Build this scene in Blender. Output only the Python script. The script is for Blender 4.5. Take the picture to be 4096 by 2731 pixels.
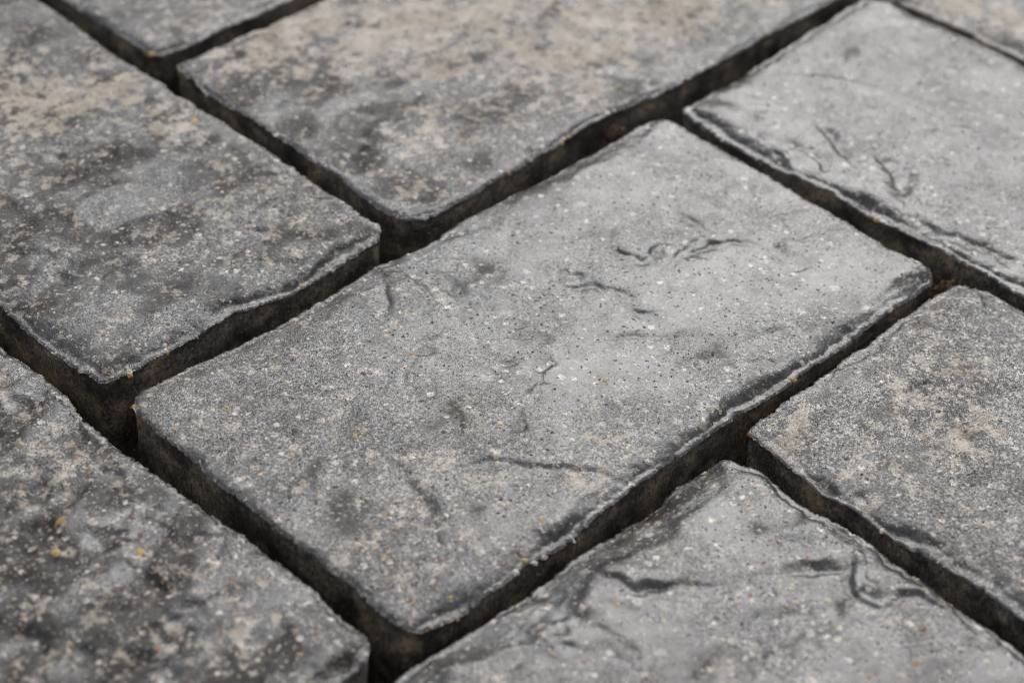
import bpy, math
import numpy as np
from mathutils import Matrix, Vector

# ------------------------------------------------------------------ scene reset
for o in list(bpy.data.objects):
    bpy.data.objects.remove(o, do_unlink=True)
scene = bpy.context.scene
COL = scene.collection
RNG = np.random.default_rng(7)

# ------------------------------------------------------------------ camera
cam_data = bpy.data.cameras.new('camera')
cam = bpy.data.objects.new('camera', cam_data)
COL.objects.link(cam)
RIGHT = Vector((0.70430976, -0.70837506, 0.04639551))
UP = Vector((0.42450932, 0.47265302, 0.77226353))
FWD = Vector((0.5689812, 0.52421741, -0.63360595))
m = Matrix((RIGHT, UP, -FWD)).transposed().to_4x4()
m.translation = Vector((-0.35470563, -0.30989077, 0.38367699))
cam.matrix_world = m
cam_data.sensor_width = 36.0
cam_data.lens = 71.94
cam_data.clip_start = 0.01
cam_data.clip_end = 3000
cam_data.dof.use_dof = True
cam_data.dof.focus_distance = 0.590
cam_data.dof.aperture_fstop = 9.5
scene.camera = cam

# ------------------------------------------------------------------ sky, sun, exposure
SUN_AZ = math.radians(57)      # clockwise from +Y, behind the stones and a little to the right
SUN_EL = math.radians(42)
world = bpy.data.worlds.new('World')
scene.world = world
world.use_nodes = True
wn = world.node_tree.nodes
wl = world.node_tree.links
wn.clear()
sky = wn.new('ShaderNodeTexSky')
sky.sky_type = 'NISHITA'
sky.sun_disc = False
sky.sun_elevation = SUN_EL
sky.sun_rotation = SUN_AZ
sky.air_density = 1.0
sky.dust_density = 1.2
sky.ozone_density = 1.0
hsv = wn.new('ShaderNodeHueSaturation')
hsv.inputs['Saturation'].default_value = 0.30
bg = wn.new('ShaderNodeBackground')
bg.inputs['Strength'].default_value = 0.11
wo = wn.new('ShaderNodeOutputWorld')
wl.new(sky.outputs[0], hsv.inputs['Color'])
wl.new(hsv.outputs[0], bg.inputs['Color'])
wl.new(bg.outputs[0], wo.inputs['Surface'])

sun_data = bpy.data.lights.new('sun', 'SUN')
sun_data.energy = 0.85
sun_data.angle = math.radians(46)
sun_data.color = (1.0, 0.995, 0.985)
sun = bpy.data.objects.new('sun', sun_data)
COL.objects.link(sun)
sd = Vector((math.sin(SUN_AZ) * math.cos(SUN_EL), math.cos(SUN_AZ) * math.cos(SUN_EL), math.sin(SUN_EL)))
sun.rotation_euler = sd.to_track_quat('Z', 'Y').to_euler()

scene.view_settings.view_transform = 'Standard'
scene.view_settings.look = 'None'
scene.view_settings.gamma = 1.0
scene.view_settings.use_curve_mapping = False
scene.view_settings.exposure = 0.7
scene.cycles.use_denoising = True
scene.cycles.max_bounces = 6
scene.cycles.pixel_filter_type = 'BLACKMAN_HARRIS'
scene.cycles.filter_width = 1.0

# ------------------------------------------------------------------ noise helpers
_perm = np.random.default_rng(11).permutation(4096)
_ang = np.random.default_rng(12).random(4096) * 2 * np.pi
_gx, _gy = np.cos(_ang), np.sin(_ang)


def gnoise(x, y, seed=0):
    x = x + seed * 17.31
    y = y - seed * 9.77
    xi = np.floor(x).astype(np.int64)
    yi = np.floor(y).astype(np.int64)
    xf = x - xi
    yf = y - yi

    def g(i, j):
        h = _perm[(_perm[(xi + i) & 4095] + yi + j) & 4095]
        return _gx[h] * (xf - i) + _gy[h] * (yf - j)
    u = xf * xf * xf * (xf * (xf * 6 - 15) + 10)
    v = yf * yf * yf * (yf * (yf * 6 - 15) + 10)
    a = g(0, 0) * (1 - u) + g(1, 0) * u
    b = g(0, 1) * (1 - u) + g(1, 1) * u
    return (a * (1 - v) + b * v) * 1.5


def fbm(x, y, octv=3, seed=0, gain=0.5):
    s = 0
    a = 1.0
    for k in range(octv):
        s = s + a * gnoise(x, y, seed + k * 3)
        x = x * 2.03
        y = y * 2.03
        a *= gain
    return s


def sstep(a, b, x):
    t = np.clip((x - a) / (b - a + 1e-9), 0, 1)
    return t * t * (3 - 2 * t)


# ------------------------------------------------------------------ material helpers
class NT:
    def __init__(self, name):
        self.mat = bpy.data.materials.new(name)
        self.mat.use_nodes = True
        self.t = self.mat.node_tree
        self.t.nodes.clear()
        self.out = self.t.nodes.new('ShaderNodeOutputMaterial')
        self.bsdf = self.t.nodes.new('ShaderNodeBsdfPrincipled')
        self.t.links.new(self.bsdf.outputs[0], self.out.inputs['Surface'])

    def n(self, typ, **kw):
        nd = self.t.nodes.new(typ)
        for k, v in kw.items():
            setattr(nd, k, v)
        return nd

    def set(self, sock, v):
        if isinstance(v, bpy.types.NodeSocket):
            self.t.links.new(v, sock)
        elif v is not None:
            sock.default_value = v

    def math(self, op, a, b=None, c=None, clamp=False):
        nd = self.n('ShaderNodeMath', operation=op, use_clamp=clamp)
        self.set(nd.inputs[0], a)
        self.set(nd.inputs[1], b)
        self.set(nd.inputs[2], c)
        return nd.outputs[0]

    def mapr(self, x, a, b, c=0.0, d=1.0, smooth=False):
        nd = self.n('ShaderNodeMapRange', interpolation_type='SMOOTHSTEP' if smooth else 'LINEAR')
        for i, v in enumerate((x, a, b, c, d)):
            self.set(nd.inputs[i], v)
        return nd.outputs[0]

    def mix(self, f, a, b, blend='MIX'):
        nd = self.n('ShaderNodeMix', data_type='RGBA', blend_type=blend)
        nd.clamp_factor = True
        self.set(nd.inputs[0], f)
        for s, v in ((nd.inputs[6], a), (nd.inputs[7], b)):
            if isinstance(v, tuple):
                v = (*v, 1.0)
            self.set(s, v)
        return nd.outputs[2]

    def noise(self, vec, scale, detail=2.0, rough=0.5, dist=0.0):
        nd = self.n('ShaderNodeTexNoise')
        self.set(nd.inputs['Vector'], vec)
        nd.inputs['Scale'].default_value = scale
        nd.inputs['Detail'].default_value = detail
        nd.inputs['Roughness'].default_value = rough
        nd.inputs['Distortion'].default_value = dist
        return nd.outputs[0]

    def voro(self, vec, scale, rand=1.0, feature='F1'):
        nd = self.n('ShaderNodeTexVoronoi', feature=feature)
        self.set(nd.inputs['Vector'], vec)
        nd.inputs['Scale'].default_value = scale
        nd.inputs['Randomness'].default_value = rand
        return nd

    def attr(self, name):
        return self.n('ShaderNodeAttribute', attribute_name=name)

    def coords_mm(self):
        """object coordinates in millimetres, shifted per object so no two pieces share a pattern"""
        tc = self.n('ShaderNodeTexCoord')
        oi = self.n('ShaderNodeObjectInfo')
        sc = self.n('ShaderNodeVectorMath', operation='SCALE')
        self.set(sc.inputs[0], tc.outputs['Object'])
        sc.inputs['Scale'].default_value = 1000.0
        add = self.n('ShaderNodeVectorMath', operation='ADD')
        sc2 = self.n('ShaderNodeVectorMath', operation='SCALE')
        self.set(sc2.inputs[0], oi.outputs['Location'])
        sc2.inputs['Scale'].default_value = 3171.0
        self.set(add.inputs[0], sc.outputs[0])
        self.set(add.inputs[1], sc2.outputs[0])
        return add.outputs[0]

    def bump(self, h, dist, strength=1.0, normal=None):
        nd = self.n('ShaderNodeBump')
        nd.inputs['Strength'].default_value = strength
        nd.inputs['Distance'].default_value = dist
        self.set(nd.inputs['Height'], h)
        if normal is not None:
            self.set(nd.inputs['Normal'], normal)
        return nd.outputs[0]


def stone_top_material():
    q = NT('wet_grey_concrete')
    P = q.coords_mm()
    pale = q.attr('pale').outputs['Fac']
    grain = q.attr('grain').outputs['Fac']
    dry = q.attr('dry').outputs['Fac']

    def shifted(x, y, z):
        ad = q.n('ShaderNodeVectorMath', operation='ADD')
        q.set(ad.inputs[0], P)
        ad.inputs[1].default_value = (x, y, z)
        return ad.outputs[0]
    big = q.noise(P, 0.03, 3, 0.55)
    fr1 = q.noise(shifted(31, 7, 3), 0.13, 7, 0.74)         # mottling of the cement skin, 8 mm down to 0.1 mm
    fr2 = q.noise(shifted(-57, 83, 11), 0.20, 7, 0.76)      # clusters of pale sand
    sand = q.noise(P, 1.0, 3, 0.7)
    fine = q.noise(P, 2.4, 2, 0.7)
    dry_shade_n = q.mapr(q.math('ADD', dry, q.math('MULTIPLY', q.math('SUBTRACT', q.math('ADD', fr1, sand), 1.0), 1.1)), 0.35, 0.70, 0, 1, True)
    tone = q.attr('tone').outputs['Fac']  # each paver's own shade; on A and G also the painted light falloff
    film = q.mapr(q.math('ADD', fr1, q.math('MULTIPLY', q.math('SUBTRACT', big, 0.5), 0.3)), q.mapr(grain, 0, 1, 0.30, 0.42), q.mapr(grain, 0, 1, 0.62, 0.57), 0, 1, True)
    # dark wet core, greyer cement skin over it
    c = q.mix(film, (0.028, 0.022, 0.017), q.mix(grain, (0.066, 0.061, 0.055), (0.090, 0.081, 0.071)))
    c = q.mix(q.math('MULTIPLY', dry_shade_n, 0.8), c, (0.040, 0.032, 0.026))
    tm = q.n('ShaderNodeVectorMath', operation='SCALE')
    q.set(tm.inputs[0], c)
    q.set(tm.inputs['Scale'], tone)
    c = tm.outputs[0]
    # sand grains
    c = q.mix(q.math('MULTIPLY', q.mapr(fine, 0.54, 0.62), q.mapr(grain, 0, 1, 0.10, 0.42)), c, (0.30, 0.27, 0.235))
    c = q.mix(q.math('MULTIPLY', q.mapr(sand, 0.47, 0.38), q.mapr(grain, 0, 1, 0.20, 0.70)), c, (0.014, 0.012, 0.011))
    # clusters of pale sand
    cl = q.math('ADD', fr2, q.math('ADD', q.math('MULTIPLY', grain, 0.045), q.math('MULTIPLY', pale, 0.13)))
    clm = q.mapr(cl, 0.575, 0.64, 0, 1, True)
    creamy = q.mix(q.mapr(fine, 0.40, 0.60), (0.26, 0.215, 0.17), (0.60, 0.51, 0.41))
    c = q.mix(q.math('MULTIPLY', clm, q.mapr(q.math('MAXIMUM', grain, pale), 0, 1, 0.45, 0.92)), c, creamy)
    # exposed aggregate, three sizes, ragged outlines
    nz = q.n('ShaderNodeTexNoise')
    q.set(nz.inputs['Vector'], P)
    nz.inputs['Scale'].default_value = 1.3
    nz.inputs['Detail'].default_value = 3
    sc = q.n('ShaderNodeVectorMath', operation='SCALE')
    q.set(sc.inputs[0], nz.outputs['Color'])
    sc.inputs['Scale'].default_value = 2.2
    sh = q.n('ShaderNodeVectorMath', operation='ADD')
    q.set(sh.inputs[0], P)
    q.set(sh.inputs[1], sc.outputs[0])
    spot_h = None
    for scale, keep_lo, keep_hi, rr, op in ((0.17, 0.80, 0.55, 0.36, 0.9), (0.32, 0.66, 0.40, 0.44, 1.0), (0.70, 0.66, 0.38, 0.44, 1.0)):
        v = q.voro(sh.outputs[0], scale)
        sep = q.n('ShaderNodeSeparateColor')
        q.set(sep.inputs[0], v.outputs['Color'])
        thr = q.mapr(q.math('MAXIMUM', grain, pale), 0, 1, keep_lo, keep_hi)
        on = q.math('GREATER_THAN', sep.outputs[0], thr)
        rad = q.math('MULTIPLY', q.mapr(sep.outputs[1], 0, 1, 0.40, 1.0), rr)
        edge = q.mapr(v.outputs['Distance'], rad, q.math('MULTIPLY', rad, 0.5), 0, 1, True)
        f = q.math('MULTIPLY', on, edge)
        col = q.mix(sep.outputs[2], (0.30, 0.265, 0.225), (0.74, 0.64, 0.53))
        c = q.mix(q.math('MULTIPLY', f, q.mapr(sand, 0.38, 0.54, 0.25, op)), c, col)
        spot_h = f if spot_h is None else q.math('ADD', spot_h, f)
    # lime bloom: crusty pale areas that break up into grains at their edges
    crust = q.math('ADD', q.math('MULTIPLY', fr2, 0.55), q.math('MULTIPLY', fr1, 0.45))
    pm = q.mapr(q.math('ADD', crust, q.math('MULTIPLY', pale, 0.19)), 0.57, 0.66, 0, 1, True)
    pm = q.math('MULTIPLY', pm, q.mapr(pale, 0.05, 0.35))
    c = q.mix(q.math('MULTIPLY', pm, 0.85), c, q.mix(q.mapr(q.math('ADD', q.math('MULTIPLY', fine, 0.5), q.math('MULTIPLY', fr1, 0.5)), 0.44, 0.56), (0.30, 0.255, 0.205), (0.72, 0.62, 0.51)))
    # pores, with their cavity shade put into the colour
    pv = q.voro(sh.outputs[0], 0.55)
    psep = q.n('ShaderNodeSeparateColor')
    q.set(psep.inputs[0], pv.outputs['Color'])
    pore = q.math('MULTIPLY', q.math('GREATER_THAN', psep.outputs[0], 0.55), q.mapr(pv.outputs['Distance'], q.mapr(psep.outputs[1], 0, 1, 0.14, 0.26), 0.06, 0, 1, True))
    c = q.mix(q.math('MULTIPLY', pore, 0.55), c, (0.014, 0.013, 0.012))
    q.set(q.bsdf.inputs['Base Color'], c)
    # wet film: glossy over the smooth skin, broken where the grain stands out
    ro = q.math('ADD', q.mapr(grain, 0, 1, 0.19, 0.22), q.mapr(film, 0, 1, 0.05, -0.02))
    ro = q.math('ADD', ro, q.math('MULTIPLY', pm, 0.20))
    ro = q.math('ADD', ro, q.math('MULTIPLY', pore, 0.3))
    ro = q.math('ADD', ro, q.math('MULTIPLY', dry_shade_n, 0.22))
    q.set(q.bsdf.inputs['Roughness'], ro)
    q.bsdf.inputs['IOR'].default_value = 1.58
    dull = q.math('ADD', q.math('ADD', q.math('MULTIPLY', dry_shade_n, 0.50), q.math('MULTIPLY', pm, 0.5)), q.math('MULTIPLY', pore, 0.4))
    q.set(q.bsdf.inputs['Specular IOR Level'], q.math('MAXIMUM', 0.12, q.math('SUBTRACT', q.math('MULTIPLY', q.mapr(film, 0, 1, 0.66, 0.92), q.mapr(grain, 0.1, 0.8, 0.74, 1.12)), dull)))
    # relief: pores, flat-topped grains, proud aggregate
    h = q.math('MULTIPLY', pore, -0.8)
    h = q.math('ADD', h, q.math('MULTIPLY', spot_h, 0.10))
    h = q.math('ADD', h, q.math('MULTIPLY', q.mapr(sand, 0.30, 0.52), q.mapr(grain, 0, 1, 0.12, 0.62)))
    h = q.math('ADD', h, q.math('MULTIPLY', q.mapr(fine, 0.30, 0.55), q.mapr(grain, 0, 1, 0.06, 0.30)))
    h = q.math('ADD', h, q.math('MULTIPLY', fr1, q.mapr(grain, 0, 1, 0.15, 0.7)))
    q.set(q.bsdf.inputs['Normal'], q.bump(h, 0.00024))
    return q.mat


def stone_side_material():
    q = NT('damp_concrete_side')
    P = q.coords_mm()
    mp = q.n('ShaderNodeMapping')
    mp.inputs['Scale'].default_value = (1.0, 1.0, 0.3)
    q.set(mp.inputs[0], P)
    streak = q.noise(mp.outputs[0], 1.5, 4, 0.7)
    mid = q.noise(P, 0.12, 6, 0.70)
    sand = q.noise(P, 1.1, 4, 0.75)
    c = q.mix(q.mapr(streak, 0.38, 0.62), (0.085, 0.073, 0.062), (0.27, 0.235, 0.195))
    c = q.mix(q.mapr(mid, 0.53, 0.64, 0, 0.8), c, (0.40, 0.29, 0.17))
    c = q.mix(q.mapr(sand, 0.55, 0.66, 0, 0.8), c, (0.60, 0.50, 0.37))
    c = q.mix(q.mapr(sand, 0.46, 0.36, 0, 0.85), c, (0.018, 0.016, 0.014))
    blot = q.n('ShaderNodeVectorMath', operation='SCALE')
    q.set(blot.inputs[0], c)
    q.set(blot.inputs['Scale'], q.mapr(q.noise(P, 0.06, 4, 0.65), 0.40, 0.60, 0.4, 1.55))
    c = blot.outputs[0]
    v = q.voro(P, 0.55)
    sep = q.n('ShaderNodeSeparateColor')
    q.set(sep.inputs[0], v.outputs['Color'])
    gr = q.math('MULTIPLY', q.math('GREATER_THAN', sep.outputs[0], 0.70), q.mapr(v.outputs['Distance'], q.mapr(sep.outputs[1], 0, 1, 0.12, 0.34), 0.08, 0, 1, True))
    c = q.mix(gr, c, q.mix(sep.outputs[2], (0.30, 0.24, 0.17), (0.62, 0.54, 0.43)))
    q.set(q.bsdf.inputs['Base Color'], c)
    q.set(q.bsdf.inputs['Roughness'], q.mapr(sand, 0.3, 0.7, 0.34, 0.6))
    h = q.math('ADD', q.math('ADD', sand, q.math('MULTIPLY', gr, 0.5)), q.math('MULTIPLY', streak, 0.6))
    q.set(q.bsdf.inputs['Normal'], q.bump(h, 0.0010))
    return q.mat


def chip_mat(name, col, rough=0.42):
    q = NT(name)
    P = q.coords_mm()
    n = q.noise(P, 1.6, 3, 0.6)
    d = tuple(v * 0.55 for v in col)
    q.set(q.bsdf.inputs['Base Color'], q.mix(q.mapr(n, 0.3, 0.65), d, col))
    q.bsdf.inputs['Roughness'].default_value = rough
    q.set(q.bsdf.inputs['Normal'], q.bump(n, 0.0002))
    return q.mat


def chip_stuff_mat():
    q = NT('mixed_aggregate')
    P = q.coords_mm()
    a = q.attr('tint').outputs['Color']
    n = q.noise(P, 1.6, 3, 0.6)
    q.set(q.bsdf.inputs['Base Color'], q.mix(q.mapr(n, 0.66, 0.32), a, q.mix(0.55, a, (0.05, 0.045, 0.04))))
    q.bsdf.inputs['Roughness'].default_value = 0.50
    q.set(q.bsdf.inputs['Normal'], q.bump(n, 0.0002))
    return q.mat


def earth_mat(name, a, b, scale, rough=0.9, dist=0.002):
    q = NT(name)
    tc = q.n('ShaderNodeTexCoord')
    n = q.noise(tc.outputs['Object'], scale, 6, 0.65)
    n2 = q.noise(tc.outputs['Object'], scale * 9, 3, 0.6)
    c = q.mix(q.mapr(n, 0.35, 0.65), a, b)
    c = q.mix(q.mapr(n2, 0.6, 0.72, 0, 0.6), c, tuple(min(1, v * 2.3) for v in b))
    q.set(q.bsdf.inputs['Base Color'], c)
    q.bsdf.inputs['Roughness'].default_value = rough
    q.set(q.bsdf.inputs['Normal'], q.bump(q.math('ADD', n, n2), dist))
    return q.mat


MAT_TOP = stone_top_material()
MAT_SIDE = stone_side_material()
CHIP_COL = {'cream': (0.70, 0.58, 0.45), 'white': (0.80, 0.76, 0.69), 'tan': (0.52, 0.37, 0.23),
            'orange': (0.40, 0.20, 0.09), 'yellow': (0.56, 0.36, 0.10), 'red': (0.27, 0.10, 0.075)}
MAT_CHIP = {k: chip_mat(k + '_aggregate', v) for k, v in CHIP_COL.items()}
MAT_STUFF = chip_stuff_mat()
MAT_BED = earth_mat('damp_bedding_sand', (0.014, 0.011, 0.008), (0.050, 0.036, 0.023), 220.0, 0.75, 0.001)
MAT_GROUND = earth_mat('dark_garden_soil', (0.035, 0.030, 0.022), (0.060, 0.058, 0.035), 6.0)
MAT_DARK_RING = earth_mat('dark_ring_green', (0.020, 0.030, 0.014), (0.045, 0.060, 0.028), 0.9, 0.95, 0.3)


# ------------------------------------------------------------------ mesh helper
def mesh_object(name, verts, faces, mats, parent=None, loc=None, smooth=True, midx=None, attrs=None, colors=None):
    """verts (n,3) metres; faces list of int arrays (m,k)"""
    me = bpy.data.meshes.new(name)
    verts = np.ascontiguousarray(verts, dtype=np.float32)
    me.vertices.add(len(verts))
    me.vertices.foreach_set('co', verts.ravel())
    nl = sum(f.size for f in faces)
    npoly = sum(len(f) for f in faces)
    me.loops.add(nl)
    me.polygons.add(npoly)
    me.loops.foreach_set('vertex_index', np.concatenate([f.ravel() for f in faces]).astype(np.int32))
    tot = np.concatenate([np.full(len(f), f.shape[1], np.int32) for f in faces])
    st = np.concatenate([[0], np.cumsum(tot)[:-1]]).astype(np.int32)
    me.polygons.foreach_set('loop_start', st)
    me.polygons.foreach_set('loop_total', tot)
    if midx is not None:
        me.polygons.foreach_set('material_index', np.asarray(midx, np.int32))
    me.polygons.foreach_set('use_smooth', np.full(npoly, smooth, dtype=bool))
    for k, v in (attrs or {}).items():
        a = me.attributes.new(k, 'FLOAT', 'POINT')
        a.data.foreach_set('value', np.ascontiguousarray(v, np.float32))
    for k, v in (colors or {}).items():
        a = me.attributes.new(k, 'FLOAT_COLOR', 'POINT')
        a.data.foreach_set('color', np.ascontiguousarray(v, np.float32).ravel())
    for mt in mats:
        me.materials.append(mt)
    me.update(calc_edges=True)
    me.validate()
    o = bpy.data.objects.new(name, me)
    COL.objects.link(o)
    if loc is not None:
        o.location = loc
    if parent is not None:
        o.parent = parent
    return o


def grid_faces(nu, nv):
    i, j = np.meshgrid(np.arange(nu - 1), np.arange(nv - 1), indexing='ij')
    a = (i * nv + j).ravel()
    return np.stack([a, a + nv, a + nv + 1, a + 1], 1)


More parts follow.
